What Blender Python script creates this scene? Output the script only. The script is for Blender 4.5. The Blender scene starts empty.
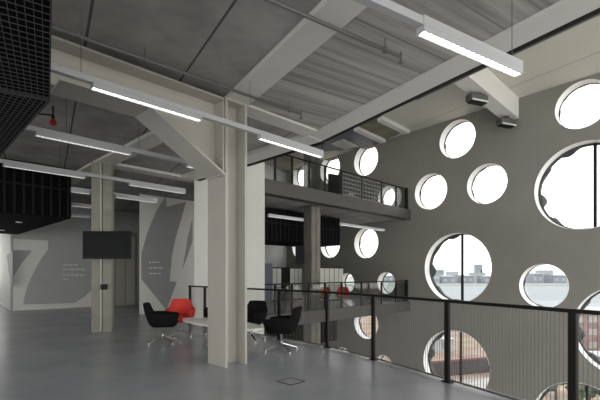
import bpy, bmesh, math, random
from mathutils import Vector, Matrix
random.seed(7)
C = bpy.context.scene.collection
PI = math.pi
FPX, CX, HV, EYE = 390.0, 300.0, 273.0, 1.5      # focal length in pixels, principal column, horizon row, eye height

# ------------------------------------------------------------------ plan geometry helpers
def V2(x, y): return Vector((x, y))
def floor_pt(u, v, z=0.0):
    Y = (EYE - z) * FPX / (v - HV)
    return V2((u - CX) / FPX * Y, Y)
def on_line(u, p, d):
    """plan point of the line p + s d seen in column u"""
    k = (u - CX) / FPX
    s = (k * p[1] - p[0]) / (d[0] - k * d[1])
    return s, V2(p[0] + s * d[0], p[1] + s * d[1])
def zat(v, Y): return EYE + (HV - v) / FPX * Y
def ang(deg): return V2(math.sin(math.radians(deg)), math.cos(math.radians(deg)))
dA, dE, dB, dC = ang(46), ang(-46.5), ang(-33), ang(57.5)
nA = V2(-dA.y, dA.x)          # perpendicular of dA, pointing away from the camera
nB = V2(dB.y, -dB.x)          # perpendicular of dB, pointing to the void
dF = V2(-.65, .76).normalized(); nF = V2(dF.y, -dF.x)
pF = V2(10.9, 14.2)

# ------------------------------------------------------------------ materials
def mat(name, col, rough=.6, metal=0, noise=.0, scale=6, bump=0, seams=(), emit=None, estr=0, spec=.5, stretch=None, coat=0):
    m = bpy.data.materials.new(name); m.use_nodes = True
    nt = m.node_tree; N = nt.nodes; L = nt.links
    b = N['Principled BSDF']
    b.inputs['Roughness'].default_value = rough; b.inputs['Metallic'].default_value = metal
    b.inputs['Specular IOR Level'].default_value = spec
    b.inputs['Coat Weight'].default_value = coat
    tc = N.new('ShaderNodeTexCoord')
    no = N.new('ShaderNodeTexNoise'); no.inputs['Scale'].default_value = scale
    no.inputs['Detail'].default_value = 6; no.inputs['Roughness'].default_value = .6
    src = tc.outputs['Object']
    if stretch:
        mp = N.new('ShaderNodeMapping'); mp.vector_type = 'TEXTURE'; mp.inputs['Rotation'].default_value = (0, 0, stretch[0]); mp.inputs['Scale'].default_value = tuple(1 / q for q in stretch[1])
        L.new(src, mp.inputs['Vector']); L.new(mp.outputs['Vector'], no.inputs['Vector'])
    else: L.new(src, no.inputs['Vector'])
    rp = N.new('ShaderNodeValToRGB')
    e = rp.color_ramp.elements
    e[0].position = .3; e[1].position = .7
    e[0].color = tuple(c * (1 - noise) for c in col) + (1,)
    e[1].color = tuple(min(1, c * (1 + noise)) for c in col) + (1,)
    L.new(no.outputs['Fac'], rp.inputs['Fac'])
    out = rp.outputs['Color']
    for (nx, ny, off, sp, w, dark) in seams:
        d = N.new('ShaderNodeVectorMath'); d.operation = 'DOT_PRODUCT'
        L.new(src, d.inputs[0]); d.inputs[1].default_value = (nx, ny, 0)
        a = N.new('ShaderNodeMath'); a.operation = 'SUBTRACT'; L.new(d.outputs['Value'], a.inputs[0]); a.inputs[1].default_value = off
        mo = N.new('ShaderNodeMath'); mo.operation = 'PINGPONG'; L.new(a.outputs[0], mo.inputs[0]); mo.inputs[1].default_value = sp / 2
        lt = N.new('ShaderNodeMath'); lt.operation = 'LESS_THAN'; L.new(mo.outputs[0], lt.inputs[0]); lt.inputs[1].default_value = w / 2
        mx = N.new('ShaderNodeMix'); mx.data_type = 'RGBA'
        L.new(lt.outputs[0], mx.inputs['Factor']); L.new(out, mx.inputs['A'])
        mx.inputs['B'].default_value = tuple(c * dark for c in col) + (1,)
        out = mx.outputs['Result']
    L.new(out, b.inputs['Base Color'])
    if bump:
        bp = N.new('ShaderNodeBump'); bp.inputs['Strength'].default_value = bump; bp.inputs['Distance'].default_value = .02
        L.new(no.outputs['Fac'], bp.inputs['Height']); L.new(bp.outputs['Normal'], b.inputs['Normal'])
    if emit:
        b.inputs['Emission Color'].default_value = tuple(emit) + (1,); b.inputs['Emission Strength'].default_value = estr
    return m
def glass_mat(name, refl=.05, tint=(1, 1, 1)):
    m = bpy.data.materials.new(name); m.use_nodes = True
    nt = m.node_tree; N = nt.nodes; L = nt.links
    N.remove(N['Principled BSDF'])
    t = N.new('ShaderNodeBsdfTransparent'); t.inputs['Color'].default_value = tint + (1,)
    g = N.new('ShaderNodeBsdfGlossy'); g.inputs['Roughness'].default_value = .03
    mx = N.new('ShaderNodeMixShader'); mx.inputs[0].default_value = refl
    L.new(t.outputs[0], mx.inputs[1]); L.new(g.outputs[0], mx.inputs[2]); L.new(mx.outputs[0], N['Material Output'].inputs[0])
    return m
M = {}
M['floor'] = mat('floor_screed', (.33, .342, .372), .26, noise=.12, scale=.9, spec=.5)
M['concrete'] = mat('concrete_slab', (.32, .315, .30), .85, noise=.28, scale=1.3, bump=.05,
                    seams=((nB.x, nB.y, .406, 1.262, .03, .25),))
M['plank'] = mat('concrete_boarded', (.36, .35, .325), .85, noise=.42, scale=2.2, bump=.05, stretch=(math.radians(32.5), (.16, 2.6, 1)),
                 seams=((dB.x, dB.y, 3.31, 1.6, .022, .4), (dB.x, dB.y, 3.31, .4, .014, .5)))
M['beam'] = mat('painted_steel', (.43, .415, .37), .5, noise=.03, scale=3)
M['white'] = mat('white_plaster', (.50, .505, .47), .6, noise=.03, scale=2)
M['edge'] = mat('edge_lining', (.62, .61, .575), .6, noise=.03, scale=2)
M['cream'] = mat('ceiling_panels', (.52, .51, .44), .6, noise=.04, scale=1, seams=((nB.x, nB.y, 8.1, 2.4, .05, .55), (dB.x, dB.y, 1, 3.6, .02, .85)))
M['wall'] = mat('grey_wall', (.50, .51, .505), .6, noise=.05, scale=1.3)
M['graphic'] = mat('pale_paint', (.88, .88, .83), .6, noise=.03, scale=2)
M['graphic_dark'] = mat('mid_grey_paint', (.40, .41, .40), .6, noise=.03, scale=2)
M['facade'] = mat('facade_lining', (.205, .20, .175), .65, noise=.07, scale=.6, seams=((dF.x, dF.y, .5, 2.6, .012, .85),))
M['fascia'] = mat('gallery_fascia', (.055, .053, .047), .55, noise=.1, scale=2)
M['reveal'] = mat('window_reveal_paint', (.80, .81, .80), .5, noise=.03, scale=2)
M['ring'] = mat('window_ring', (.04, .045, .052), .6, noise=.15, scale=4, spec=.2)
M['black'] = mat('black_metal', (.010, .010, .010), .5, noise=.2, scale=8, spec=.2)
M['blackmatt'] = mat('black_baffle', (.006, .006, .007), .9, noise=.2, scale=5, spec=.08)
M['mesh'] = mat('black_lattice', (.06, .061, .063), .7, noise=.2, scale=5, spec=.2)
M['slat'] = mat('charcoal_slat', (.016, .016, .018), .8, noise=.2, scale=5, spec=.1)
M['wire'] = mat('steel_wire', (.12, .12, .115), .45, metal=.3, noise=.1, scale=9)
M['column'] = mat('fairfaced_concrete', (.27, .26, .215), .8, noise=.14, scale=3, bump=.04)
M['shadecolumn'] = mat('shaded_concrete', (.15, .14, .115), .8, noise=.14, scale=3, bump=.04)  # column concrete darkened so its colour carries the gallery's shade
M['trunk'] = mat('light_trunk', (.40, .415, .42), .45, noise=.03, scale=3)
M['lamp_on'] = mat('lamp_diffuser', (.9, .9, .9), .4, emit=(1, .98, .94), estr=4.5)
M['lamp_dim'] = mat('lamp_diffuser_dim', (.9, .9, .9), .4, emit=(1, .98, .94), estr=2.4)
M['louvre'] = mat('lamp_louvre', (.85, .86, .86), .3, noise=.02, scale=9)
M['pipe'] = mat('galvanised_pipe', (.15, .15, .145), .45, metal=.3, noise=.1, scale=9)
M['red'] = mat('red_upholstery', (.62, .035, .02), .65, noise=.1, scale=30, bump=.05)
M['redplastic'] = mat('red_plastic', (.35, .01, .02), .35, noise=.05)
M['fabric'] = mat('black_upholstery', (.010, .010, .011), .9, noise=.25, scale=30, bump=.08, spec=.1)
M['chrome'] = mat('chrome', (.72, .72, .73), .15, metal=1, noise=.02)
M['table'] = mat('table_laminate', (.78, .78, .75), .35, noise=.02)
M['screen'] = mat('screen_glass', (.009, .010, .012), .3, noise=.1, spec=.06)
M['door'] = mat('steel_door', (.50, .49, .44), .4, metal=.2, noise=.08, scale=2)
M['darkroom'] = mat('dark_lining', (.07, .068, .062), .7, noise=.1)
M['locker'] = mat('locker_white', (.62, .62, .57), .5, noise=.03)
M['bluegrey'] = mat('blue_grey_panel', (.13, .145, .19), .5, noise=.05)
M['blueceil'] = mat('blue_grey_lining', (.10, .115, .14), .5, noise=.1, scale=1)
M['brownceil'] = mat('bare_soffit', (.22, .205, .15), .8, noise=.3, scale=1)
M['glass'] = glass_mat('window_glass', .04)
M['railglass'] = glass_mat('rail_glass', .05, (.80, .82, .80))
M['flood'] = mat('floodlight_grey', (.09, .09, .085), .5, metal=.2, noise=.1)
M['water'] = mat('river', (.20, .225, .24), .7, spec=.15, noise=.06, scale=.02)
M['soil'] = mat('building_site_soil', (.20, .155, .12), .95, noise=.45, scale=.18)
M['farland'] = mat('far_bank', (.20, .21, .19), .9, noise=.2, scale=.02)
M['shed'] = mat('far_sheds', (.19, .22, .25), .8, noise=.2, scale=.05)
M['shedpale'] = mat('pale_blocks', (.29, .31, .33), .8, noise=.1, scale=.05)
M['brick'] = mat('red_brick', (.17, .11, .095), .9, noise=.35, scale=.4)
M['hoard'] = mat('hoarding', (.045, .04, .045), .6, noise=.2, scale=.3)
M['hoardred'] = mat('hoarding_red', (.18, .06, .06), .6, noise=.1, scale=.3)
M['road'] = mat('pale_road', (.24, .24, .24), .9, noise=.15, scale=.3)
M['leaf'] = mat('foliage', (.055, .085, .04), .9, noise=.4, scale=1.5)
M['bark'] = mat('bark', (.09, .07, .05), .9, noise=.3, scale=4)
M['cabin'] = mat('cabin_panels', (.32, .34, .36), .6, noise=.08, scale=.6)

# ------------------------------------------------------------------ mesh helpers
class MB:
    def __init__(self): self.v = []; self.f = []
    def add(self, vs, fs):
        n = len(self.v); self.v += [tuple(v) for v in vs]; self.f += [tuple(i + n for i in f) for f in fs]; return self
    def prism(self, poly, z0, z1):
        """vertical prism above a plan polygon"""
        a = sum(poly[i][0] * poly[(i + 1) % len(poly)][1] - poly[(i + 1) % len(poly)][0] * poly[i][1] for i in range(len(poly)))
        if a < 0: poly = list(reversed(poly))
        n = len(poly)
        vs = [(p[0], p[1], z0) for p in poly] + [(p[0], p[1], z1) for p in poly]
        fs = [tuple(range(n - 1, -1, -1)), tuple(range(n, 2 * n))] + [(i, (i + 1) % n, n + (i + 1) % n, n + i) for i in range(n)]
        return self.add(vs, fs)
    def bar(self, a, b, w, z0, z1, side=0):
        """box along plan segment a-b; side 0 centred, +1 / -1 all on one side"""
        a = V2(*a); b = V2(*b); d = (b - a).normalized(); n = V2(-d.y, d.x)
        o0, o1 = (-w / 2, w / 2) if side == 0 else ((0, w) if side > 0 else (-w, 0))
        return self.prism([a + n * o0, b + n * o0, b + n * o1, a + n * o1], z0, z1)
    def box(self, c, s, rz=0):
        x, y, z = s[0] / 2, s[1] / 2, s[2] / 2
        R = Matrix.Rotation(rz, 3, 'Z'); c = Vector(c)
        vs = [c + R @ Vector((sx * x, sy * y, sz * z)) for sz in (-1, 1) for sx, sy in ((-1, -1), (1, -1), (1, 1), (-1, 1))]
        return self.add(vs, [(3, 2, 1, 0), (4, 5, 6, 7), (0, 1, 5, 4), (1, 2, 6, 5), (2, 3, 7, 6), (3, 0, 4, 7)])
    def tube(self, a, b, r, n=10, r2=None):
        a = Vector(a); b = Vector(b); d = (b - a).normalized(); r2 = r if r2 is None else r2
        u = d.orthogonal().normalized(); w = d.cross(u)
        vs = [a + (u * math.cos(t) + w * math.sin(t)) * r for t in [2 * PI * i / n for i in range(n)]]
        vs += [b + (u * math.cos(t) + w * math.sin(t)) * r2 for t in [2 * PI * i / n for i in range(n)]]
        return self.add(vs, [tuple(range(n - 1, -1, -1)), tuple(range(n, 2 * n))] + [(i, (i + 1) % n, n + (i + 1) % n, n + i) for i in range(n)])
    def lathe(self, c, prof, n=24):
        c = Vector(c); vs = []; fs = []
        for r, z in prof:
            vs += [c + Vector((r * math.cos(2 * PI * i / n), r * math.sin(2 * PI * i / n), z)) for i in range(n)]
        for k in range(len(prof) - 1):
            fs += [(k * n + i, k * n + (i + 1) % n, (k + 1) * n + (i + 1) % n, (k + 1) * n + i) for i in range(n)]
        fs += [tuple(range(n - 1, -1, -1)), tuple(range((len(prof) - 1) * n, len(prof) * n))]
        return self.add(vs, fs)
    def ring(self, c, d, n_, r0f, r1, t0, t1, n=64):
        """annulus prism on a wall: c centre (3D), d horizontal axis, n_ normal; r0f inner radius (function of angle), r1 outer"""
        c = Vector(c); d = Vector((d[0], d[1], 0)); k = Vector((n_[0], n_[1], 0)); up = Vector((0, 0, 1)); vs = []; fs = []
        for i in range(n):
            t = 2 * PI * i / n; e = d * math.cos(t) + up * math.sin(t); ri = r0f(t)
            vs += [c + e * ri + k * t0, c + e * r1 + k * t0, c + e * r1 + k * t1, c + e * ri + k * t1]
        for i in range(n):
            a, b = 4 * i, 4 * ((i + 1) % n)
            for j in range(4): fs.append((a + j, a + (j + 1) % 4, b + (j + 1) % 4, b + j))
        return self.add(vs, fs)
    def build(self, name, m, parent=None, smooth=False, bevel=0):
        me = bpy.data.meshes.new(name); me.from_pydata(self.v, [], self.f); me.update()
        bm = bmesh.new(); bm.from_mesh(me); bmesh.ops.recalc_face_normals(bm, faces=bm.faces); bm.to_mesh(me); bm.free()
        if smooth:
            for p in me.polygons: p.use_smooth = True
        me.materials.append(m)
        o = bpy.data.objects.new(name, me); C.objects.link(o)
        if parent:
            o.parent = parent
            o.matrix_parent_inverse = Matrix.Translation(parent.location).inverted() if not parent.rotation_euler.z else Matrix.Identity(4)
        if bevel:
            md = o.modifiers.new('bevel', 'BEVEL'); md.width = bevel; md.segments = 2; md.limit_method = 'ANGLE'
        return o
def tag(o, label=None, cat=None, group=None, kind=None):
    if label: o['label'] = label
    if cat: o['category'] = cat
    if group: o['group'] = group
    if kind: o['kind'] = kind
    return o
def empty(name, loc, label=None, cat=None, group=None, kind=None):
    o = bpy.data.objects.new(name, None); C.objects.link(o); o.location = loc; o.empty_display_size = .2
    return tag(o, label, cat, group, kind)
def struct(name, mb, m, label, cat): return tag(mb.build(name, m), label, cat, kind='structure')
def copy_tree(o, parent=None):
    c = o.copy(); C.objects.link(c)
    if parent: c.parent = parent
    for ch in list(o.children): copy_tree(ch, c)
    return c

# ------------------------------------------------------------------ key plan points
colP = V2(-1.175, 6.16)                    # front corner of the steel column
J = V2(.378, 8.19)                         # kink of the slab edge
K = V2(-3.18, 11.66)                       # where the slab edge meets the white pier
G = V2(5.65, 20.2)                         # gallery edge at the facade
dG = (G - K).normalized()
q0 = J - dB * 14
nG = V2(-dG.y, dG.x)
wP = V2(-11.4, 15.4); dW = ang(47)         # back wall
sB, _ = 0, 0
def cross(p, d, q, e):
    t = ((q[0] - p[0]) * e[1] - (q[1] - p[1]) * e[0]) / (d[0] * e[1] - d[1] * e[0]); return V2(p[0] + t * d[0], p[1] + t * d[1])
WQ = wP + dW * 6.5                         # slight bend of the back wall
WF = on_line(286.5, pF, dF)[1]             # back wall meets the facade
wC = wP + ang(-42) * 6                     # outer end of the left return
Gf = cross(K, dG, pF, dF)
plate = [q0, J, K, Gf, WF, WQ, wP, wC, V2(-22, 16), V2(-16, -1), V2(5, -5)]

# ------------------------------------------------------------------ the shell
struct('floor', MB().prism(plate, -.4, 0), M['floor'], 'grey polished screed floor of the open landing', 'floor')
struct('ceiling', MB().prism(plate, 4.37, 4.75), M['concrete'], 'bare grey concrete slab overhead with dark joints', 'ceiling')
bayA = cross(colP + dA * .42, dA, nB * 2.83, dB); bayB = cross(J, dA, nB * 4.49, dB)
t_ = cross(colP + dE * .25, dA, nB * 2.83, dB); t2 = cross(colP + dE * .25, dA, nB * 4.49, dB)
struct('ceiling_boarded', MB().prism([t_, t2, nB * 4.49 - dB * 8, nB * 2.83 - dB * 8], 4.34, 4.38), M['plank'], 'board-marked concrete ceiling bay between the two pale ceiling strips', 'ceiling')
struct('floor_lower', MB().prism(plate, -5.15, -4.75), M['floor'], 'floor of the storey below seen past the railing', 'floor')
sR, sL = -7.0, (WF - pF).dot(dF)
outer = [pF + dF * sR, pF + dF * sL, WQ, wP, wC, V2(-22, 16), V2(-14, -6), V2(4, -8), V2(14, -2)]
struct('ceiling_atrium', MB().prism([pF + dF * sR, pF + dF * sL, WQ, wP, V2(-14, -6), V2(4, -8), V2(14, -2)], 8.8, 9.1), M['cream'], 'cream panelled ceiling high over the open void', 'ceiling')
struct('floor_atrium', MB().prism([pF + dF * sR, pF + dF * sL, WQ, wP, V2(-14, -6), V2(4, -8), V2(14, -2)], -9.8, -9.5), M['floor'], 'bottom floor of the void', 'floor')

# facade with round holes
L_, M_, S_ = 3.3, 1.78, 1.2
wins = [(457, 139, M_), (582, 104.5, M_), (486.5, 183.8, M_), (430.5, 191.5, M_), (583, 185.5, L_), (456, 268, L_), (543, 286, M_),
        (628, 332, L_), (454.5, 365, L_), (581, 427, L_), (365.8, 160.2, M_), (329.8, 169.2, M_), (386.2, 197.7, S_), (300.5, 174.5, M_),
        (366, 243, M_), (330, 244, M_), (347, 283, S_), (386.2, 283, S_), (366, 323.5, M_), (343, 357, S_), (300.5, 246, M_),
        (645, 240, M_), (664, 120, M_), (720, 330, L_), (740, 160, L_), (384, 366, S_)]
def fac(s, z, n=0): p = pF + dF * s + nF * n; return Vector((p.x, p.y, z))
wl = []
for u, v, D in wins:
    s, p = on_line(u, pF, dF); wl.append((s, zat(v, p.y), D / 2))
cu = bpy.data.curves.new('tmp', 'CURVE'); cu.dimensions = '2D'; cu.fill_mode = 'BOTH'; cu.extrude = .23
def poly(pts):
    sp = cu.splines.new('POLY'); sp.points.add(len(pts) - 1); sp.use_cyclic_u = True
    for i, p in enumerate(pts): sp.points[i].co = (p[0], p[1], 0, 1)
poly([(sR, -9.5), (sL, -9.5), (sL, 8.8), (sR, 8.8)])
for s, z, r in wl: poly([(s + r * math.cos(2 * PI * i / 72), z + r * math.sin(2 * PI * i / 72)) for i in range(72)])
co = bpy.data.objects.new('tmp', cu); C.objects.link(co)
bpy.context.view_layer.update()
me = bpy.data.meshes.new_from_object(co.evaluated_get(bpy.context.evaluated_depsgraph_get()))
bpy.data.objects.remove(co); bpy.data.curves.remove(cu)
for vt in me.vertices:
    vt.co = fac(vt.co.x, vt.co.y, .23 + vt.co.z)
me.materials.clear(); me.materials.append(M['facade'])
bm = bmesh.new(); bm.from_mesh(me); bmesh.ops.remove_doubles(bm, verts=bm.verts, dist=1e-4); bmesh.ops.recalc_face_normals(bm, faces=bm.faces); bm.to_mesh(me); bm.free()
fo = bpy.data.objects.new('wall_right', me); C.objects.link(fo)
tag(fo, 'dark grey wall of the void pierced by round windows', 'wall', kind='structure')
sizes = {L_: 'large', M_: 'medium', S_: 'small'}
for i, ((u, v, D), (s, z, r)) in enumerate(zip(wins, wl)):
    c = fac(s, z)
    w = empty('window_%d' % (i + 1), c, '%s round window with deep white reveal in the grey wall' % sizes[D], 'window', kind='structure')
    MB().ring(c, dF, nF, lambda t: r - .014, r - .001, -.012, .40, 72).build('reveal', M['reveal'], w, smooth=False)
    ph = random.random() * 6
    jag = lambda t: r - (.06 if D == L_ else .02) - (.22 if D == L_ else .04) * min(1, max(0, math.cos(t) + .25)) * max(0, math.sin(t * 9 + ph)) ** .5 * (.6 + .4 * math.sin(t * 4 + ph))
    MB().ring(c, dF, nF, jag, r + .06, .464, .464 + (.17 if D == L_ else .06), 88).build('outer_ring', M['ring'], w)
    MB().ring(c, dF, nF, lambda t: r - .016, r - .001, .40, .462, 72).build('frame', M['ring'], w)
    g = MB(); n = 48
    g.add([c + Vector((dF.x, dF.y, 0)) * (r - .03) * math.cos(2 * PI * k / n) + Vector((0, 0, 1)) * (r - .03) * math.sin(2 * PI * k / n) + Vector((nF.x, nF.y, 0)) * .43 for k in range(n)], [tuple(range(n))])
    g.build('pane', M['glass'], w)
    if D == L_:
        off = -.28 if i == 4 else -.1
        h = math.sqrt(r * r - off * off) * .97
        a = fac(s + off, z, .42)
        MB().bar((a.x - dF.x * .05, a.y - dF.y * .05), (a.x + dF.x * .05, a.y + dF.y * .05), .08, z - h, z + h).build('mullion', M['black'], w)

# back wall, left return, wall with graphics near the pier
def wall_pt(u, v, p, d):
    s, q = on_line(u, p, d); return Vector((q.x, q.y, zat(v, q.y)))
nW = V2(-dW.y, dW.x)
wb = struct('wall_back', MB().bar(wP, WQ, .3, -9.5, 8.8, 1).bar(WQ, WF, .3, -9.5, 8.8, 1), M['wall'], 'grey back wall with a pale numeral painted across it', 'wall')
wr = struct('wall_left', MB().bar(wP + ang(-42) * .3, wC, .3, -.4, 8.8, -1), M['graphic'], 'pale side return of the painted back wall at far left', 'wall')
def decal(name, px, p, d, m, parent, off=.006, th=.004):
    nn = V2(d.y, -d.x)
    if nn.dot(-V2(*p)) < 0: nn = -nn
    pts = [wall_pt(u, v, p, d) for u, v in px]
    k = len(pts); o = Vector((nn.x, nn.y, 0))
    vs = [q + o * off for q in pts] + [q + o * (off - th) for q in pts]
    mb = MB().add(vs, [tuple(range(k)), tuple(range(2 * k - 1, k - 1, -1))] + [(i, (i + 1) % k, k + (i + 1) % k, k + i) for i in range(k)])
    return mb.build(name, m, parent)
z4 = lambda pts: [(x / 4, 225 + y / 4) for x, y in pts]
decal('painted_numeral', z4([(53, 55), (192, 62), (192, 98), (168, 130), (145, 168), (125, 208), (108, 250), (97, 290), (93, 318), (300, 312), (335, 290), (365, 262), (372, 328), (53, 344), (53, 205), (64, 190), (90, 150), (128, 102), (53, 100)]), wP, dW, M['graphic'], wb)
for k, (a, b) in enumerate([(253, 312), (253, 338), (253, 335), (253, 272)]):
    y = 158 + k * 17 + (6 if k > 1 else 0)
    x = a; j = 0
    while x < b:
        w = min(b - x, random.choice((9, 14, 18)))
        decal('lettering', z4([(x, y), (x + w, y + .3), (x + w, y + 4.3), (x, y + 4)]), wP, dW, M['graphic'], wb); x += w + 4
ncorn = ang(-42)
decal('painted_shape', z4([(28, 120), (51, 101), (51, 250), (44, 235), (34, 180)]), wP, ncorn, M['graphic_dark'], wr)
w2 = floor_pt(139.5, 314.5); d2 = ang(46); w2e = w2 + d2 * 4.2
wv = struct('wall_middle', MB().prism([w2, w2e, w2e + V2(-1, 2.4), w2 + V2(-1.0, 2.4)], 0, 4.37), M['graphic'], 'pale wall with a large dark painted letter behind the chairs', 'wall')
z7 = lambda pts: [(110 + x / 2.67, 180 + y / 2.67) for x, y in pts]
decal('painted_letter', z7([(150, 42), (150, 72), (203, 58), (190, 105), (175, 155), (165, 205), (159, 270), (178, 272), (151, 348), (84, 265), (84, 195), (100, 140), (122, 85)]), w2, d2, M['graphic_dark'], wv)
decal('painted_stroke', z7([(220, 100), (220, 165), (193, 240), (208, 150)]), w2, d2, M['graphic_dark'], wv)
for k, b in enumerate((131, 140, 138)):
    y = 218 + k * 15; x = 104
    while x < b:
        w = min(b - x, random.choice((6, 9, 12)))
        decal('lettering', z7([(x, y), (x + w, y + .4), (x + w, y + 3.4), (x, y + 3)]), w2, d2, M['graphic'], wv, off=.012); x += w + 2.5
struct('wall_far_left', MB().bar(V2(-22, 16), V2(-16, -1), .3, 0, 4.5, 1).bar(wC, V2(-22, 16), .3, 0, 1.0, -1).bar(wC, V2(-22, 16), .3, 3.5, 4.5, -1), M['wall'], 'grey side wall added out of view on the left to limit the light', 'wall')  # unseen wall, put in to cut side light; its gap lets some daylight in
# white pier and its lower run
dK = dG
s_, p264 = on_line(264, K, dK)
struct('wall_pier', MB().prism([K - nG * .04, p264 - nG * .04, p264 + V2(-dG.y, dG.x) * .5, K + K.normalized() * .6 + V2(.02, 0)], 0, 8.75), M['white'], 'white wall pier beyond the steel column', 'wall')
struct('wall_pier_lower', MB().bar(K, p264, .5, -9.5, -.4, 1), M['white'], 'lower run of the white wall pier below the landing floor', 'wall')
# lift doors in the back wall
def back_box(name, u0, u1, v0, z0, m, th, parent=None, off=0):
    a = wall_pt(u0, v0, wP, dW); b = wall_pt(u1, v0, wP, dW)
    mb = MB().bar((a.x - nW.x * off, a.y - nW.y * off), (b.x - nW.x * off, b.y - nW.y * off), th, z0, zat(v0, (a.y + b.y) / 2), -1)
    return mb.build(name, m, parent)
a = wall_pt(126, 304, wP, dW)
dr = empty('door_1', (a.x, a.y, 0), 'grey steel double lift door behind the concrete column', 'door', kind='structure')
back_box('door_frame', 113, 137, 232, 0, M['column'], .06, dr)
back_box('door_leaf', 115, 124.5, 236, 0, M['door'], .04, dr, .05)
back_box('door_leaf', 124.9, 134, 236, 0, M['door'], .04, dr, .05)

# gallery fascias
def fascia(z0, z1, nm, lab):
    struct(nm, MB().bar(p264 - nG * .05, Gf - dG * .02 - nG * .05, .4, z0, z1, 1), M['fascia'], lab, 'gallery edge')
fascia(4.28, 4.78, 'trim_1', 'dark fascia of the upper gallery across the void')
fascia(-.45, .03, 'trim_2', 'dark fascia of the lower gallery across the void')
fascia(-5.2, -4.72, 'trim_3', 'dark fascia of the gallery one storey below')
# cap of black shadow gap along the slab edge
struct('trim_4', MB().bar(q0 + nB * .14, J + nB * .145, .09, 4.285, 4.5, 0).bar(J + V2(.13, .13), K + V2(.12, .10), .08, 4.27, 4.5, 0), M['black'], 'black shadow gap along the slab edge', 'trim')
struct('trim_5', MB().bar(J + nB * .19 - dB * 14, J + nB * .19 - dB * 2.35, .12, 4.33, 4.37, -1), M['pipe'], 'grey strip beside the black shadow gap', 'trim')

# atrium ceiling details (beyond the panels, near the far corner)
def ceil_pt(u, v, z=8.8):
    Y = (z - EYE) * FPX / (HV - v); return V2((u - CX) / FPX * Y, Y)
def ceil_panel(px, z0, m, nm, lab): struct(nm, MB().prism([ceil_pt(u, v, z0) for u, v in px], z0, 8.8), m, lab, 'ceiling panel')
ceil_panel([(358, 126), (380, 117), (407, 130), (385, 140.5)], 8.77, M['brownceil'], 'trim_6', 'bare brownish ceiling bay beside the cream panels')
ceil_panel([(322, 137), (356, 126.5), (384, 140.5), (358, 149), (320, 152)], 8.77, M['blueceil'], 'trim_7', 'dark blue-grey ceiling bay in the far corner')
ceil_panel([(331, 144), (343, 139.5), (358, 146.5), (345, 150)], 8.73, M['cream'], 'trim_8', 'small cream ceiling panel in the far corner')
for k, (ua, va, ub, vb) in enumerate(((356, 126.8, 383.5, 139.5), (380, 117, 407, 130.5))):
    struct('trim_%d' % (9 + k), MB().bar(ceil_pt(ua, va), ceil_pt(ub, vb), .3, 8.62, 8.8), M['edge'], ('pale ceiling rib between the blue-grey and brownish bays', 'pale ceiling rib at the end of the cream panels')[k], 'ceiling rib')

# ------------------------------------------------------------------ steel frame
def ibeam(mb, a, b, w, z0, z1, t=.03, tw=.02):
    mb.bar(a, b, w, z0, z0 + t); mb.bar(a, b, w, z1 - t, z1); mb.bar(a, b, tw, z0, z1); return mb
# column: two flanges across dE, web along dA
mid = colP + dE * .25
col = empty('steel_column', (mid.x + dA.x * .21, mid.y + dA.y * .21, 0), 'cream painted steel column standing on the grey floor in the foreground', 'column')
MB().bar(colP, colP + dE * .5, .045, 0, 4.28, -1).build('flange', M['beam'], col)
MB().bar(colP + dA * .375, colP + dA * .375 + dE * .5, .045, 0, 4.28, -1).build('flange', M['beam'], col)
MB().bar(mid + dA * .02, mid + dA * .39, .03, 0, 4.28).build('web', M['beam'], col)
st = MB()
for zz in (4.16, 3.78, 3.06): st.prism([colP + dA * .05 + dE * .02, colP + dA * .37 + dE * .02, colP + dA * .37 + dE * .48, colP + dA * .05 + dE * .48], zz, zz + .02)
MB().prism([colP - dA * .0 + dE * .02, colP + dA * .42 + dE * .02, colP + dA * .42 + dE * .48, colP + dE * .48], 4.26, 4.3).build('cap_plate', M['beam'], col)
# main beam with haunch
bs = 2.27
bmr = empty('haunched_beam', (mid.x - dA.x * 1.5, mid.y - dA.y * 1.5, 4), 'deep cream steel beam with a sloping haunch meeting the column', 'beam')
b0, b1 = mid - dA * .012, mid - dA * 3.6
MB().bar(b0, b1, .5, 4.225, 4.26).build('top_flange', M['beam'], bmr)
MB().bar(b0, b1, .02, 3.79, 4.23).build('web', M['beam'], bmr)
MB().bar(mid - dA * 1.19, mid - dA * bs, .5, 3.765, 3.795).build('bottom_flange', M['beam'], bmr)
hw = MB(); sl = []
hz = 3.04
def along(s, off, z): p = mid - dA * s + dE * off; return (p.x, p.y, z)
x0, x1 = .0, 1.2
h = MB().add([along(x0, -.25, hz), along(x1, -.25, 3.765), along(x1, .25, 3.765), along(x0, .25, hz), along(x0, -.25, hz + .035), along(x1, -.25, 3.80), along(x1, .25, 3.80), along(x0, .25, hz + .035)],
             [(0, 1, 2, 3), (4, 5, 6, 7), (0, 1, 5, 4), (1, 2, 6, 5), (2, 3, 7, 6), (3, 0, 4, 7)])
h.build('haunch_flange', M['beam'], bmr)
MB().add([along(x0, -.01, hz), along(x1, -.01, 3.79), along(x0, -.01, 3.79), along(x0, .01, hz), along(x1, .01, 3.79), along(x0, .01, 3.79)], [(0, 1, 2), (3, 4, 5), (0, 1, 4, 3), (1, 2, 5, 4), (2, 0, 3, 5)]).build('haunch_web', M['beam'], bmr)
MB().bar(mid - dA * .30 - dE * .25, mid - dA * .30 + dE * .25, .02, 3.25, 4.225).build('stiffener', M['beam'], bmr) if False else None
bt = MB()
for zz in [3.1 + .1 * i for i in range(11)]:
    p = mid - dA * .02 - dE * .17; bt.tube((p.x - dA.x * .03, p.y - dA.y * .03, zz), (p.x, p.y, zz), .016, 8)
bt.build('bolts', M['beam'], bmr)
MB().bar(mid - dA * .03 - dE * .24, mid - dA * .03 + dE * .24, .025, 3.05, 4.22).build('end_plate', M['beam'], bmr)
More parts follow.
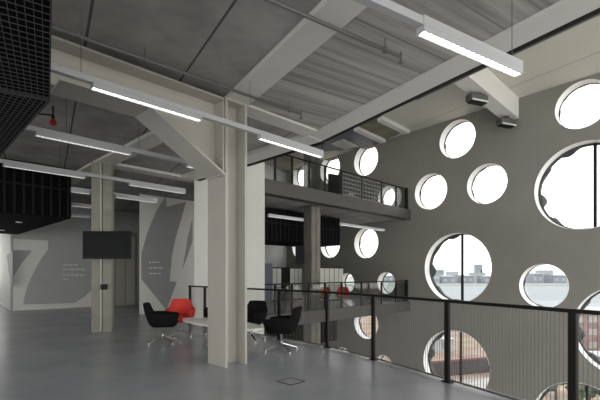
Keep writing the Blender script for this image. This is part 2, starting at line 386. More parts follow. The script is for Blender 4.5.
# ceiling strips
nBk = lambda perp, t: nB * perp + dB * t
def tcol(perp): q = cross(mid, dA, nB * perp, dB); return q.dot(dB)
tag(MB().prism([nBk(2.43, tcol(2.43) - .1), nBk(2.83, tcol(2.83) - .1), nBk(2.83, -6), nBk(2.43, -6)], 4.3, 4.38).build('ceiling_beam', M['edge']), 'broad pale ceiling strip running from the steel column head towards the upper right', 'beam')
tag(MB().prism([nBk(4.49, tcol(4.49) + .1), nBk(4.88, J.dot(dB) + .03), nBk(4.88, -9), nBk(4.49, -9)], 4.29, 4.38).build('ceiling_beam', M['edge']), 'long pale edge strip of the ceiling beside the void', 'beam')
mid2 = mid + dA * .42
jj = cross(mid, dA, J, dE)
tag(MB().bar(mid2 + dA * .0, jj - dA * .1, .36, 4.3, 4.38).build('ceiling_beam', M['edge']), 'short pale ceiling strip from the steel column head to the slab edge', 'beam')
tag(MB().prism([J + V2(.08, .05), J - dA * .42 + V2(.1, 0), K - dA * .4, K + V2(.05, .05)], 4.28, 4.38).build('ceiling_beam', M['edge']), 'pale edge strip of the ceiling above the white pier', 'beam')
cc = V2(-5.1, 10.1)
tag(MB().bar(mid + dA * .21 + dE * .25, cc + (mid - cc).normalized() * .0, .42, 4.3, 4.38).build('ceiling_beam', M['edge']), 'pale ceiling strip from the steel column back to the concrete column', 'beam')
tag(MB().bar(cc, cc + dE * 4, .42, 4.3, 4.38).build('ceiling_beam', M['edge']), 'pale ceiling strip running left behind the concrete column', 'beam')
tag(MB().bar(cc + dA * .1, cc + dA * 3.6, .42, 4.3, 4.38).build('ceiling_beam', M['edge']), 'pale ceiling strip from the concrete column towards the painted wall', 'beam')

# concrete columns
def conc_column(p, w, z0, z1, rot, label, grp=None, m=None):
    root = empty('concrete_column', (p.x, p.y, z0), label, 'column', grp)
    R = lambda a, b: (p.x + math.cos(rot) * a - math.sin(rot) * b, p.y + math.sin(rot) * a + math.cos(rot) * b)
    h = w / 2; g = .03
    MB().prism([R(-h, -h), R(-g, -h), R(-g, -h + .03), R(g, -h + .03), R(g, -h), R(h, -h), R(h, h), R(-h, h)], z0, z1).build('shaft', m or M['column'], root)
    return root, R, h
rot = math.radians(8)
cr, R, h = conc_column(cc, .46, 0, 4.3, math.radians(18), 'square concrete column carrying the flat screen')
a = R(-.01, -h - .0); MB().tube((a[0], a[1] - .012, .02), (a[0], a[1] - .012, 4.28), .02, 8).build('conduit', M['white'], cr)
a = R(.06, -h - .03); sk = tag(MB().box((a[0], a[1], zat(287, 9.8)), (.16, .08, .13), math.radians(18)).build('socket_box', M['black'], bevel=.008), 'small black socket box on the concrete column below the screen', 'socket')
# television
tY = 9.45
tc_ = V2((107.2 - CX) / FPX * tY, tY); tz = zat(245, tY)
tv = empty('television', (tc_.x, tc_.y, tz), 'flat black television fixed to the concrete column', 'television')
MB().box((tc_.x, tc_.y, tz), (1.15, .06, .67), math.radians(2)).build('casing', M['black'], tv, bevel=.01)
MB().box((tc_.x, tc_.y - .033, tz + .01), (1.10, .006, .60), math.radians(2)).build('screen', M['screen'], tv)
MB().box((tc_.x, tc_.y + .2, tz), (.3, .36, .3), math.radians(10)).build('bracket', M['black'], tv)

# ------------------------------------------------------------------ acoustic lattice rafts and black bulkheads
def lattice(corner, d, n_, length, width, z, pitch, label, cat, clip=None):
    """flat black grid; corner is the far right corner, d runs towards the viewer, n_ to the left; clip = end line (point, direction)"""
    root = empty('acoustic_raft', (corner.x, corner.y, z), label, cat)
    def ln(o):
        if not clip: return length
        e = cross(corner + n_ * o, d, clip[0], clip[1]); return min(length, (e - corner - n_ * o).dot(d) - .02)
    g = MB(); k = int(width / pitch); w = .0055; pc = pitch * 1.7
    for i in range(1, k + 1):
        p = corner + n_ * i * pitch
        if ln(i * pitch) > .1: g.bar(p, p + d * ln(i * pitch), w, z, z + .006)
    g2 = MB()
    for i in range(1, int(length / pc)):
        t = i * pc; o = width
        while o > .1 and ln(o) < t: o -= pitch / 2
        if ln(.06) > t: g2.bar(corner + d * t, corner + d * t + n_ * o, w, z + .001, z + .007)
    g.build('lattice_blade', M['mesh'], root); g2.build('lattice_cross_blade', M['mesh'], root)
    a, b, c_, e = corner, corner + d * ln(0), corner + n_ * width + d * ln(width), corner + n_ * width
    f = MB()
    for p, q in ((a, b), (b, c_), (c_, e), (e, a)): f.bar(p, q, .012, z - .002, z + .12)
    f.build('edge_frame', M['mesh'], root)
    MB().prism([a, b, c_, e], z + .03, z + .10).build('backing', M['blackmatt'], root)
    return root
rz = 3.3
rc = V2(*ceil_pt(49.5, 101, rz))
lattice(rc, -dB, -nB, 4.2, 2.2, rz, .05, 'black egg-crate ceiling raft hanging at the upper left, nearest the viewer', 'ceiling raft')
rc2 = rc + dE * .02
e0 = ceil_pt(0, 156, rz); dR = (e0 - rc).normalized(); nR = V2(-dR.y, dR.x)
lattice(e0 + dR * .6, -dR, nR, (e0 + dR * .6 - rc).length - .02, 2.0, rz, .05, 'black egg-crate ceiling raft hanging behind the nearest one at upper left', 'ceiling raft', (rc, nB))
# left bulkhead of black slats
def bulkhead(R0, length, depth, z0, z1, pitch, label):
    root = empty('acoustic_bulkhead', (R0.x, R0.y, z0), label, 'acoustic bulkhead')
    MB().prism([R0, R0 - dA * length, R0 - dA * length + dE * depth, R0 + dE * depth], z0, z1).build('casing', M['blackmatt'], root)
    s = MB()
    for i in range(int(length / pitch)): 
        p = R0 - dA * (i * pitch + .05); s.bar(p, p - dA * .05, .03, z0 + .02, z1 - .02, -1 if False else 1)
    s2 = MB()
    for i in range(int(length / pitch)):
        p = R0 - dA * (i * pitch + .05) - nA * .03; s2.bar(p, p - dA * .05, .03, z0 + .02, z1 - .02)
    s2.build('slats', M['slat'], root)
    p = R0 - nA * .02; MB().bar(p, p - dA * length, .03, z0 + (z1 - z0) * .55, z0 + (z1 - z0) * .55 + .05).build('rail', M['slat'], root)
    return root
R0 = ceil_pt(71, 218.5, 3.0)
bh = bulkhead(R0, 8, 6.5, 3.0, 4.36, .2, 'black slatted bulkhead hanging below the slab at the far left')
def downlight(p, z, label, par=None):
    o = MB().lathe((p.x, p.y, z - .02), [(.06, .0), (.085, .004), (.085, .02)], 20).build('downlight', M['louvre']); return tag(o, label, 'downlight')
downlight(ceil_pt(19, 222, 3.0), 3.0, 'round recessed downlight under the black bulkhead, right of its neighbour')
downlight(ceil_pt(1.5, 230, 3.0), 3.0, 'round recessed downlight under the black bulkhead at the left edge')
s_, g1 = on_line(340, V2(2.05, 20), dA)
bulkhead(V2(2.05, 20.0), 6.2, 2.2, 2.9, 4.28, .25, 'black bulkhead hanging under the upper gallery across the void')
s_, g2 = on_line(337, V2(1.9, 20), dA)
bulkhead(V2(1.9, 20.0), 3, 2.2, -1.95, -.45, .25, 'black bulkhead hanging under the lower gallery across the void')

# ------------------------------------------------------------------ linear lights
def linear_light(p0, d, trunk, lamps, z, label, wires=(), grp='linear ceiling lights', wl_=.085, lit=True, hh=.105, cat='ceiling light'):
    """p0 plan origin, d direction; trunk (a,b) range; lamps list of ranges"""
    at = lambda s: p0 + d * s
    root = empty('linear_light', (at(lamps[0][0]).x, at(lamps[0][0]).y, z), label, cat, grp)
    if trunk: MB().bar(at(trunk[0]), at(trunk[1]), .075, z + .055, z + .125).build('trunk', M['trunk'], root, bevel=.006)
    n = V2(-d.y, d.x)
    for a, b in lamps:
        lp = MB().bar(at(a), at(b), wl_, z + .05, z + hh)
        lp.prism([at(a) - n * wl_ / 2, at(b) - n * wl_ / 2, at(b) - n * (wl_ / 2 - .008), at(a) - n * (wl_ / 2 - .008)], z, z + .055)
        lp.prism([at(a) + n * wl_ / 2, at(b) + n * wl_ / 2, at(b) + n * (wl_ / 2 - .008), at(a) + n * (wl_ / 2 - .008)], z, z + .055)
        lp.bar(at(a), at(a + .012), wl_, z, z + .06).bar(at(b - .012), at(b), wl_, z, z + .06)
        lamp = lp.build('lamp', M['trunk'], root)
        MB().bar(at(a + .015), at(b - .015), wl_ - .02, z + .02, z + .04).build('diffuser', M['lamp_on'] if lit else M['lamp_dim'], lamp)
        lv = MB(); k = int((b - a) / .07)
        for i in range(1, k): lv.bar(at(a + i * .07 - .003), at(a + i * .07 + .003), wl_ - .02, z + .002, z + .02)
        lv.build('louvre', M['louvre'], lamp)
    for s in wires:
        q = at(s); MB().tube((q.x, q.y, z + .12), (q.x, q.y, 4.36), .004, 6).build('hanging_wire', M['wire'], root)
    return root
ZL = 3.5
def run(u0, v0, u1, v1, z=ZL):
    p = ceil_pt(u0, v0, z); q = ceil_pt(u1, v1, z); return p, (q - p).normalized(), (q - p).length
def s_of(u, p, d): return on_line(u, p, d)[0]
# near run through the column
p = ceil_pt(91, 88.3, ZL); d = dA
linear_light(p, d, (-2.6, s_of(322, p, d)), [(-2.4, -1.0), (0, s_of(201, p, d)), (s_of(259, p, d), s_of(322, p, d))], ZL, 'longest white linear light run passing in front of the steel column', [s_of(81, p, d), s_of(250, p, d)])
p = ceil_pt(35, 135.5, ZL)
linear_light(p, d, (s_of(24, p, d), s_of(191, p, d)), [(0, s_of(131, p, d)), (s_of(186, p, d), s_of(190, p, d) + .5)], ZL, 'white linear light run second behind the column beam, tucked beside the black raft', [.4, 1.5], lit=False)
p = ceil_pt(3, 166, ZL)
linear_light(p, d, (-1.5, s_of(185, p, d)), [(0, s_of(85, p, d)), (s_of(129, p, d), s_of(185, p, d))], ZL, 'white linear light run in front of the black slatted bulkhead', [s_of(60, p, d), s_of(176, p, d)], lit=False)
p = ceil_pt(115, 197.5, ZL)
linear_light(p, d, (s_of(71, p, d), s_of(157, p, d)), [(s_of(71, p, d), s_of(90, p, d)), (0, s_of(157, p, d))], ZL, 'white linear light directly right of the concrete column', [.5], lit=False)
p = ceil_pt(71, 206, ZL)
linear_light(p, d, None, [(0, s_of(91, p, d))], ZL, 'short white linear light between bulkhead and concrete column, upper of the pair', lit=False)
p = ceil_pt(71, 216, ZL)
linear_light(p, d, None, [(0, s_of(90, p, d))], ZL, 'short white linear light between bulkhead and concrete column, lower of the pair', lit=False)
p = ceil_pt(420, 33, ZL)
e = ceil_pt(519, 76, ZL); d = (e - p).normalized()
linear_light(p, d, (-2.2, (e - p).length), [(0, (e - p).length)], ZL, 'bright white linear light crossing the pale edge strip at upper right', [(e - p).length - .12, -.4], wl_=.09, hh=.13)
p = ceil_pt(268, 216.5, 3.6); linear_light(p, dG, None, [(0, s_of(303, p, dG))], 3.6, 'white linear light under the upper gallery, left of the gallery column')
p = ceil_pt(340, 225, 3.6); e = ceil_pt(384, 231, 3.6); linear_light(p, (e - p).normalized(), None, [(0, (e - p).length)], 3.6, 'white linear light under the upper gallery, right of the gallery column')

for k, (perp, a, b) in enumerate(((2.4, -9.0, -4.6), (.3, -9.0, 0.2), (-1.8, -9, 1.4), (4.49, -9.5, -6.2), (6.6, -11.5, -7.6), (8.7, -11.5, -8.6))):  # unseen lamp rows, added to brighten the landing and its left side
    p = nA * perp; n_l = int((b - a) / 2.2)
    linear_light(p, dA, (a, b), [(a + .2 + i * 2.2, a + 1.7 + i * 2.2) for i in range(n_l)], ZL,
                 'white linear light run added out of view to brighten the landing, %s' % ('first behind the viewer', 'second behind the viewer', 'third behind the viewer', 'continuing the longest run', 'continuing the run beside the raft', 'continuing the bulkhead run')[k])
# sprinkler pipes
def sprinkler(p, d, a, b, z, label, drops):
    root = empty('sprinkler_pipe', (p.x, p.y, z), label, 'pipe')
    q0_, q1_ = p + d * a, p + d * b
    MB().tube((q0_.x, q0_.y, z), (q1_.x, q1_.y, z), .022, 12).build('pipe', M['pipe'], root, smooth=True)
    for s in drops:
        q = p + d * s; MB().tube((q.x, q.y, z), (q.x, q.y, 4.36), .007, 6).lathe((q.x, q.y, z - .03), [(.03, 0), (.03, .06)], 10).build('hanger', M['pipe'], root)
    q = q1_; MB().tube((q.x, q.y, z - .07), (q.x, q.y, z + .06), .012, 8).lathe((q.x, q.y, z - .08), [(.03, 0), (.03, .012)], 12).build('sprinkler_head', M['pipe'], root)
p = ceil_pt(301, 114, 4.2); e = ceil_pt(50, 26.3, 4.2); d = (p - e).normalized()
sprinkler(p, d, -(p - e).length - 1.2, 0, 4.2, 'grey sprinkler pipe running along the haunched beam past the column head', [-.25, -2.6])
p = ceil_pt(401, 57, 4.2); e = ceil_pt(272, 1, 4.2); d = (p - e).normalized()
sprinkler(p, d, -(p - e).length - 1.2, 0, 4.2, 'grey sprinkler pipe crossing the broad pale ceiling strip', [-.28])
q = ceil_pt(53, 121, 4.1)
sd = empty('alarm_sounder', (q.x, q.y, 4.1), 'small red alarm sounder below the slab beside the black raft', 'alarm')
MB().lathe((q.x, q.y, 4.02), [(.02, 0), (.05, .02), (.058, .05), (.045, .085), (.03, .12)], 20).build('sounder', M['redplastic'], sd, smooth=True)
MB().lathe((q.x, q.y, 4.14), [(.025, 0), (.025, .05)], 16).build('base', M['black'], sd)
e = ceil_pt(30, 113, 4.22); MB().tube((q.x, q.y, 4.2), (e.x, e.y, 4.22), .014, 8).tube((q.x, q.y, 4.2), (q.x, q.y, 4.36), .012, 8).build('conduit', M['black'], sd)

# beam with floodlights on the atrium ceiling
s_, pe = on_line(519, pF, dF)
be = pe - nF * .02
ab = empty('atrium_beam', (be.x, be.y, 8), 'pale beam under the cream ceiling ending at the round-window wall', 'beam')
MB().prism([be, be - dA * 7, be - dA * 7 + nA * .55, be + nA * .55], 7.95, 8.8).build('casing', M['edge'], ab)
def flood(u, v, label):
    Y = 0
    pp = be + nA * .3
    s_, q = on_line(u, pp, dA); zc = zat(v, q.y)
    zc -= .12; root = empty('floodlight', (q.x, q.y, zc), label, 'floodlight', 'floodlights under the atrium beam')
    MB().tube((q.x, q.y, zc + .15), (q.x, q.y, 7.95), .03, 8).box((q.x, q.y, 7.92), (.2, .2, .05)).build('bracket', M['flood'], root)
    MB().box((q.x, q.y, zc + .05), (.78, .34, .26), math.radians(20)).build('housing', M['flood'], root, bevel=.05)
    MB().box((q.x, q.y, zc - .10), (.66, .24, .04), math.radians(20)).build('lens', M['screen'], root)
    MB().box((q.x + .05, q.y - .17, zc - .07), (.74, .03, .06), math.radians(20)).build('trim', M['white'], root)
    g = MB()
    for i in range(6): g.box((q.x + math.cos(math.radians(20)) * (i - 2.5) * .1, q.y + math.sin(math.radians(20)) * (i - 2.5) * .1, zc + .17), (.02, .3, .06), math.radians(20))
    g.build('cooling_fins', M['flood'], root)
flood(477, 97, 'grey floodlight under the atrium beam, left of the two')
flood(506, 121, 'grey floodlight under the atrium beam, nearer the round-window wall')

# ------------------------------------------------------------------ railings
def rail_run(root, pts, zr, rw=.05, rh=.045):
    mb = MB()
    for a, b in zip(pts, pts[1:]): mb.bar(a, b, rw, zr - rh, zr)
    mb.build('top_rail', M['black'], root)
pR = floor_pt(448, 382); kink = V2(.55, 7.85)
posts_b = [kink, V2(1.27, 6.74), V2(2.03, 5.37), V2(2.78, 3.97), V2(3.55, 2.6), V2(4.3, 1.25)]
dP = dE
posts_e = [kink + dP * s for s in (1.4, 2.85, 4.42, 5.2)]
rl = empty('railing', (kink.x, kink.y, 0), 'black steel railing with wire infill along the edge of the landing floor', 'railing')
ends = [posts_e[-1] + dP * .05] + list(reversed(posts_e)) + posts_b
rail_run(rl, [posts_e[-1] + dP * .06, kink, posts_b[1], posts_b[2], posts_b[3], posts_b[4], posts_b[5]], 1.135, .06, .04)
allp = list(reversed(posts_e)) + posts_b
for i, p in enumerate(allp):
    q = allp[i + 1] if i + 1 < len(allp) else p + (p - allp[i - 1]); d = (q - p).normalized()
    MB().bar(p - d * .035, p + d * .035, .05, 0, 1.1).build('post', M['black'], rl)
    MB().bar(p - d * .07, p + d * .07, .1, 0, .012).build('base_plate', M['black'], rl)
for a, b in zip(allp, allp[1:]):
    L = (b - a).length; d = (b - a) / L; w = MB()
    k = max(2, int((L - .1) / .042))
    for i in range(k + 1):
        p = a + d * (.05 + (L - .1) * i / k); w.bar(p - d * .0022, p + d * .0022, .005, .02, 1.1)
    w.bar(a + d * .04, b - d * .04, .02, .03, .05)
    w.build('wire_infill', M['wire'], rl)

def gallery_rail(z, label, lattice_panels):
    root = empty('gallery_railing', (Gf.x, Gf.y, z), label, 'railing')
    end = Gf - dG * .2; L = (end - p264).length
    off = V2(-dG.y, dG.x) * .1
    a, b = p264 + off, end + off
    MB().bar(a, b, .06, z + 1.07, z + 1.12).build('top_rail', M['black'], root)
    us = [275, 292, 309, 325, 341.5, 361.5, 381.5, 396]
    ps = [on_line(u, p264 + off, dG)[1] for u in us] + [b]
    for p in ps: MB().bar(p - dG * .04, p + dG * .04, .06, z, z + 1.08).build('post', M['black'], root)
    MB().bar(b - dG * .05, b + dG * .07, .12, z - .2, z + 1.14).build('end_post', M['black'], root)
    for i, (p, q) in enumerate(zip(ps, ps[1:])):
        if i in lattice_panels:
            g = MB(); d = (q - p); n = 6
            for k in range(n + 1): c = p + d * (.05 + .9 * k / n); g.bar(c - dG * .02, c + dG * .02, .03, z + .06, z + 1.02)
            for k in range(6): zz = z + .08 + k * .18; g.bar(p + d * .05, q - d * .05, .03, zz, zz + .04)
            g.build('lattice_panel', M['pipe'], root)
        MB().bar(p + dG * .05, q - dG * .05, .012, z + .05, z + 1.03).build('glass_panel', M['railglass'], root)
gallery_rail(4.75, 'glass railing with lattice panels on the upper gallery across the void', (4, 5))
gallery_rail(0, 'glass railing of the lower gallery across the void', ())

# gallery columns and furnishings
gc = V2((312 - CX) / FPX * 16.6, 16.6)
conc_column(gc, .5, 0, 4.3, math.radians(40), 'concrete column standing on the lower gallery across the void', None, M['shadecolumn'])
conc_column(gc, .5, 4.75, 8.8, math.radians(40), 'concrete column on the upper gallery across the void', None, M['fascia'])  # dark fascia colour stands in for the shade on this column
conc_column(gc, .5, -4.75, -.4, math.radians(40), 'concrete column under the lower gallery seen past the railing', None, M['shadecolumn'])
# monitor hanging left of the gallery column
mY = 15.0; mp = V2((300.0 - CX) / FPX * mY, mY)
mo = empty('monitor', (mp.x, mp.y, zat(255, mY)), 'small dark monitor hanging beside the gallery column', 'television')
MB().box((mp.x, mp.y, zat(255, mY)), (.36, .07, .68)).build('casing', M['black'], mo, bevel=.01)
MB().box((mp.x, mp.y - .04, zat(255, mY)), (.32, .01, .62)).build('screen', M['screen'], mo)
MB().tube((mp.x, mp.y + .03, zat(255, mY)), (gc.x - .38, gc.y - .2, zat(255, mY)), .03, 8).build('bracket', M['black'], mo)
mY = 17.6; mp = V2((334 - CX) / FPX * mY, mY)
mo = empty('display_screen', (mp.x, mp.y, 4.75), 'dark freestanding screen behind the upper gallery railing', 'screen')
MB().box((mp.x, mp.y, 4.75 + .72), (.62, .07, .95), math.radians(30)).build('panel', M['screen'], mo, bevel=.01)
MB().box((mp.x, mp.y, 4.75 + .12), (.1, .06, .24), math.radians(30)).box((mp.x, mp.y, 4.765), (.6, .4, .03), math.radians(30)).build('stand', M['black'], mo)

def locker_bank(u0, u1, Y0, top_v, n, label, darks=()):
    a = V2((u0 - CX) / FPX * Y0, Y0); s, b = on_line(u1, a, dG)
    root = empty('locker_bank', (a.x, a.y, 0), label, 'lockers')
    zt = zat(top_v, (a.y + b.y) / 2); d = (b - a); n_ = V2(-dG.y, dG.x)
    MB().bar(a, b, .45, 0, zt, 1).build('carcass', M['black'], root)
    for i in range(n):
        p, q = a + d * ((i + .06) / n), a + d * ((i + .94) / n)
        if i in darks: continue
        MB().bar(p - n_ * .02, q - n_ * .02, .02, .08, zt - .06).build('door', M['locker'], root)
locker_bank(272, 302, 20.5, 267.5, 7, 'white and black tall lockers left of the gallery column', (2, 3))
locker_bank(319, 343, 20.3, 267.3, 5, 'white tall lockers right of the gallery column')
bp = V2((264 - CX) / FPX * 19.5, 19.5); s_, bq = on_line(272, bp, dG)
tag(MB().bar(bp, bq, .06, 0, zat(263.5, 19.7)).build('partition', M['bluegrey'], bevel=.01), 'blue-grey partition panel beside the white pier', 'partition')

# ------------------------------------------------------------------ furniture
def make_chair(upholstery, label, grp):
    root = empty('lounge_chair', (0, 0, 0), label, 'chair', grp)
    # shell: seat pan, high back and lower arms, open at the front (+y)
    sh = MB(); rows = 9; n = 41; vs = []; fs = []
    def hgt(t):
        a = abs(t)
        back = 1 / (1 + math.exp((a - math.radians(44)) * 20))
        return .27 + .21 * back - .03 * max(0, a - 1.4)
    for j in range(rows + 1):
        k = j / rows
        for i in range(n):
            t = math.radians(-148) + math.radians(296) * i / (n - 1)
            e = 2.6
            ct, st_ = math.cos(t), math.sin(t)
            sup = (abs(ct) ** e + abs(st_) ** e) ** (-1 / e)
            rad = (.21 + .10 * min(1, k * 1.5) ** .6 + .055 * k) * sup
            lean = -.04 * k * max(0, ct) 
            x = rad * st_ * .88; y = -rad * ct * .92 + lean
            z = .36 + (hgt(t) + .02) * k ** 1.25
            vs.append((x, y, z))
    for j in range(rows):
        for i in range(n - 1): fs.append((j * n + i, j * n + i + 1, (j + 1) * n + i + 1, (j + 1) * n + i))
    sh.add(vs, fs)
    o = sh.build('shell', upholstery, root, smooth=True)
    md = o.modifiers.new('thick', 'SOLIDIFY'); md.thickness = .05; md.offset = 0
    md = o.modifiers.new('round', 'BEVEL'); md.width = .015; md.segments = 2; md.limit_method = 'ANGLE'
    # seat pan and cushion
    pan = MB(); N = 32
    def supel(rx, ry, z, e=3):
        out = []
        for i in range(N):
            t = 2 * PI * i / N; c, s = math.cos(t), math.sin(t)
            q = (abs(c) ** e + abs(s) ** e) ** (-1 / e); out.append((rx * .88 * c * q, ry * s * q + .02, z))
        return out
    prof = [(.14, .13, .335), (.24, .23, .345), (.285, .275, .38), (.295, .285, .43), (.285, .275, .465), (.22, .21, .48)]
    vs = []; fs = []
    for rx, ry, z in prof: vs += supel(rx, ry, z)
    for k in range(len(prof) - 1): fs += [(k * N + i, k * N + (i + 1) % N, (k + 1) * N + (i + 1) % N, (k + 1) * N + i) for i in range(N)]
    fs += [tuple(range(N - 1, -1, -1)), tuple(range((len(prof) - 1) * N, len(prof) * N))]
    pan.add(vs, fs); pan.build('seat', upholstery, root, smooth=True)
    MB().lathe((0, 0, .10), [(.03, 0), (.026, .02), (.022, .2), (.06, .235), (.07, .245)], 16).build('stem', M['chrome'], root, smooth=True)
    for k in range(4):
        a = PI / 4 + k * PI / 2
        MB().tube((.02 * math.cos(a), .02 * math.sin(a), .13), (.34 * math.cos(a), .34 * math.sin(a), .025), .02, 8, .014).lathe((.34 * math.cos(a), .34 * math.sin(a), 0), [(.018, 0), (.018, .03)], 10).build('leg', M['chrome'], root)
    return root
def put(o, x, y, face):
    """face: heading of the chair front, degrees clockwise from straight away from the camera"""
    o.location = (x, y, 0); o.rotation_euler = (0, 0, -math.radians(face)); return o
G1 = 'lounge chairs around the low white table'
blk = put(make_chair(M['fabric'], 'black lounge chair at the left of the low table, seen in profile', G1), -2.97, 8.45, 80)
red = put(make_chair(M['red'], 'red lounge chair beside the low white table', G1), -2.86, 9.35, 165)
def another(src, x, y, face, label, grp=None):
    c = copy_tree(src); c['label'] = label
    if grp: c['group'] = grp
    return put(c, x, y, face)
another(blk, -2.0, 9.55, 185, 'black lounge chair half hidden at the left side of the steel column')
another(blk, -1.1, 8.75, 200, 'black lounge chair just right of the steel column, behind the table')
another(blk, -.36, 7.58, 285, 'black lounge chair nearest the railing, turned towards the table')
another(red, 1.05, 17.6, 200, 'red chair on the lower gallery, left of its pair', 'red chairs on the lower gallery')
another(red, 1.95, 17.9, 190, 'red chair on the lower gallery, right of its pair', 'red chairs on the lower gallery')
# low table
tcn = V2(-1.62, 7.9); tb = empty('coffee_table', (tcn.x, tcn.y, 0), 'low white table with rounded ends behind the steel column', 'table')
td = dE; tn = V2(-td.y, td.x); pts = []
for i in range(24):
    a = 2 * PI * i / 24; ex = 2.4
    q = (abs(math.cos(a)) ** ex + abs(math.sin(a)) ** ex) ** (-1 / ex)
    pts.append(tcn + td * (1.22 * math.cos(a) * q) + tn * (.4 * math.sin(a) * q))
MB().prism(pts, .46, .50).build('tabletop', M['table'], tb, bevel=.008)
for sx in (.15, -.5):
    q = tcn + td * sx; MB().lathe((q.x, q.y, 0), [(.2, 0), (.2, .012), (.04, .025), (.035, .44), (.12, .46)], 24).build('pedestal', M['chrome'], tb, smooth=False)
# floor box
fb = floor_pt(291, 381.5)
fbx = empty('floor_box', (fb.x, fb.y, 0), 'square access hatch set flush in the grey floor', 'floor hatch')
q = [fb + dA * a + dE * b for a, b in ((-.13, -.13), (.13, -.13), (.13, .13), (-.13, .13))]
MB().prism(q, .0, .004).build('lid', M['floor'], fbx)
fr = MB()
for i in range(4): fr.bar(q[i], q[(i + 1) % 4], .022, 0, .006)
fr.build('frame', M['darkroom'], fbx)

# ------------------------------------------------------------------ outside
Zg = -17.0
def strip(y0, y1, x0, x1): return [V2(x0, y0), V2(x1, y0), V2(x1, y1), V2(x0, y1)]
struct('ground', MB().prism([pF + dF * -80 + nF * 2, pF + dF * 90 + nF * 2, V2(-60, 200), V2(500, 175), V2(400, -60)], Zg - 1, Zg), M['soil'], 'brown building site ground outside the windows', 'ground')
tag(MB().prism(strip(168, 640, -700, 1200), Zg - 2.2, Zg - 1.2).build('river', M['water']), 'pale wide river outside the windows', 'river', kind='stuff')
struct('ground_far_bank', MB().prism(strip(610, 2500, -1500, 3000), Zg - 2, Zg - .6), M['farland'], 'far bank of the river', 'ground')
def far_building(u, v0, w, dist, h, label, m, grp='buildings on the far bank', roof=True):
    x = (u - CX) / FPX * dist
    root = empty('far_building', (x, dist, Zg - .6), label, 'building', grp)
    ww = w / FPX * dist
    MB().box((x, dist, Zg - .6 + h / 2), (ww, 30, h)).build('wall', m, root)
    if roof: MB().add([(x - ww / 2, dist - 16, Zg - .6 + h), (x + ww / 2, dist - 16, Zg - .6 + h), (x + ww / 2, dist + 16, Zg - .6 + h), (x - ww / 2, dist + 16, Zg - .6 + h), (x - ww / 2, dist, Zg + 2 + h), (x + ww / 2, dist, Zg + 2 + h)],
                      [(0, 1, 5, 4), (3, 2, 5, 4), (0, 3, 4), (1, 2, 5), (0, 1, 2, 3)]).build('roof', M['shed'], root)
    g = MB()
    for i in range(max(2, int(ww / 12))): g.box((x - ww / 2 + (i + .5) * ww / max(2, int(ww / 12)), dist - 15.1, Zg + h * .45), (5, .3, h * .4))
    g.build('windows', M['shedpale'] if m != M['shedpale'] else M['shed'], root)
spec = [(432, 9, 720, 13, 'shedpale', 0, 'pale block at the left of the far bank'), (439, 5, 850, 26, 'shed', 0, 'narrow grey block left of the mullion on the far bank'),
        (446, 14, 730, 12, 'shed', 1, 'long grey shed on the far bank left of the mullion'), (452, 7, 800, 22, 'shedpale', 0, 'pale tall block behind the long grey shed'),
        (464, 12, 740, 13, 'shed', 1, 'grey shed on the far bank just right of the mullion'), (477, 10, 800, 20, 'shedpale', 0, 'pale stepped block on the far bank'),
        (486, 11, 730, 12, 'shed', 1, 'grey shed at the right edge of the large round window'), (478, 2.2, 850, 38, 'shed', 0, 'thin tower rising above the far bank'),
        (533, 10, 740, 17, 'shed', 1, 'grey shed in the smaller round window at its left'), (544, 9, 780, 25, 'shedpale', 0, 'pale block in the smaller round window, the tallest there'),
        (555, 13, 740, 14, 'shed', 1, 'grey shed in the smaller round window at its right'), (595, 20, 760, 17, 'shed', 1, 'grey shed seen in the round window at the right edge'),
        (386, 14, 760, 14, 'shed', 0, 'grey block in the small round window over the gallery')]
for u, w, dist, hh, mm, rf, lab in spec: far_building(u, 0, w, dist, hh, lab, M[mm], roof=bool(rf))
def near_at(u, v): q = floor_pt(u, v, Zg); return q
# hoarding, road and cabins on the building site
a, b = near_at(415, 379), near_at(500, 371)
hd = empty('hoarding', (a.x, a.y, Zg), 'dark site hoarding with a red top rail outside the lower window', 'fence')
MB().bar(a, b, .3, Zg, Zg + 2.6).build('panel', M['hoard'], hd); MB().bar(a, b, .4, Zg + 2.6, Zg + 2.9).build('rail', M['hoardred'], hd)
a, b = near_at(410, 392), near_at(520, 384)
struct('ground_road', MB().bar(a, b, 9, Zg, Zg + .06), M['road'], 'pale road outside the lower round window', 'road')
def near_building(u, v, w, dp, h, m, label, floors):
    q = near_at(u, v)
    root = empty('site_building', (q.x, q.y, Zg), label, 'building', 'buildings on the near bank')
    MB().box((q.x, q.y + dp / 2, Zg + h / 2), (w, dp, h)).build('wall', m, root)
    for k in range(floors):
        g = MB(); nn = max(2, int(w / 3.2))
        for i in range(nn): g.box((q.x - w / 2 + (i + .5) * w / nn, q.y - .02, Zg + (k + .55) * h / floors), (w / nn * .55, .15, h / floors * .5))
        g.build('window_row', M['road'], root)
    MB().box((q.x, q.y + dp / 2, Zg + h + .15), (w + .6, dp + .6, .3)).build('roof', M['cabin'], root)
near_building(614, 352, 20, 14, 9, M['brick'], 'red brick building at the right edge of the view outside', 3)
near_building(553, 360, 9, 6, 3, M['cabin'], 'white site cabin left of the red brick building', 1)
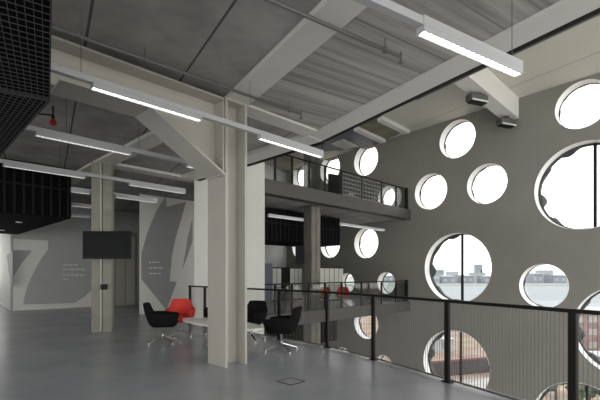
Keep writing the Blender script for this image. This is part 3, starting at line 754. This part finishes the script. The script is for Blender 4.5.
near_building(590, 372, 10, 4, 2.8, M['brick'], 'low red brick store in front of the brick building', 1)
near_building(438, 352, 7, 3, 2.8, M['cabin'], 'white site cabin at the left of the lower round window', 1)
def tree(u, v, h, label):
    q = near_at(u, v); root = empty('tree', (q.x, q.y, Zg), label, 'tree', 'trees on the near bank')
    MB().tube((q.x, q.y, Zg), (q.x, q.y, Zg + h * .5), h * .035, 8, h * .02).build('trunk', M['bark'], root)
    cr = MB()
    for k in range(120):
        t = random.random() * 2 * PI; zz = random.gauss(.65, .16) * h; rr = random.random() ** .5 * h * .33
        c = Vector((q.x + rr * math.cos(t), q.y + rr * math.sin(t), Zg + zz)); s = h * .09
        e1 = Vector((random.gauss(0, 1), random.gauss(0, 1), random.gauss(0, 1))).normalized(); e2 = e1.orthogonal().normalized()
        cr.add([c + e1 * s, c + e2 * s, c - e1 * s, c - e2 * s, c + e1.cross(e2) * s, c - e1.cross(e2) * s], [(0, 1, 4), (1, 2, 4), (2, 3, 4), (3, 0, 4), (1, 0, 5), (2, 1, 5), (3, 2, 5), (0, 3, 5)])
    cr.build('crown', M['leaf'], root)
tree(428, 345, 5, 'small green tree at the left of the lower round window')
tree(556, 402, 6, 'small green tree low outside the lowest round window')
tree(590, 410, 5, 'green tree beside the road outside the lowest round window')

# ------------------------------------------------------------------ sky and camera
w = bpy.data.worlds.new('sky'); bpy.context.scene.world = w; w.use_nodes = True
bg = w.node_tree.nodes['Background']; bg.inputs['Color'].default_value = (1, .99, .965, 1); bg.inputs['Strength'].default_value = 2.25
cam = bpy.data.cameras.new('camera'); co = bpy.data.objects.new('camera', cam); C.objects.link(co)
co.location = (0, 0, EYE); co.rotation_euler = (PI / 2, 0, 0)
cam.sensor_width = 36; cam.lens = 36 * FPX / 600; cam.shift_y = (HV - 200) / 600; cam.clip_end = 5000; cam.clip_start = .05
sc = bpy.context.scene; sc.camera = co
vs = sc.view_settings; vs.view_transform = 'Standard'; vs.look = 'None'; vs.gamma = 1; vs.use_curve_mapping = False
vs.exposure = .34
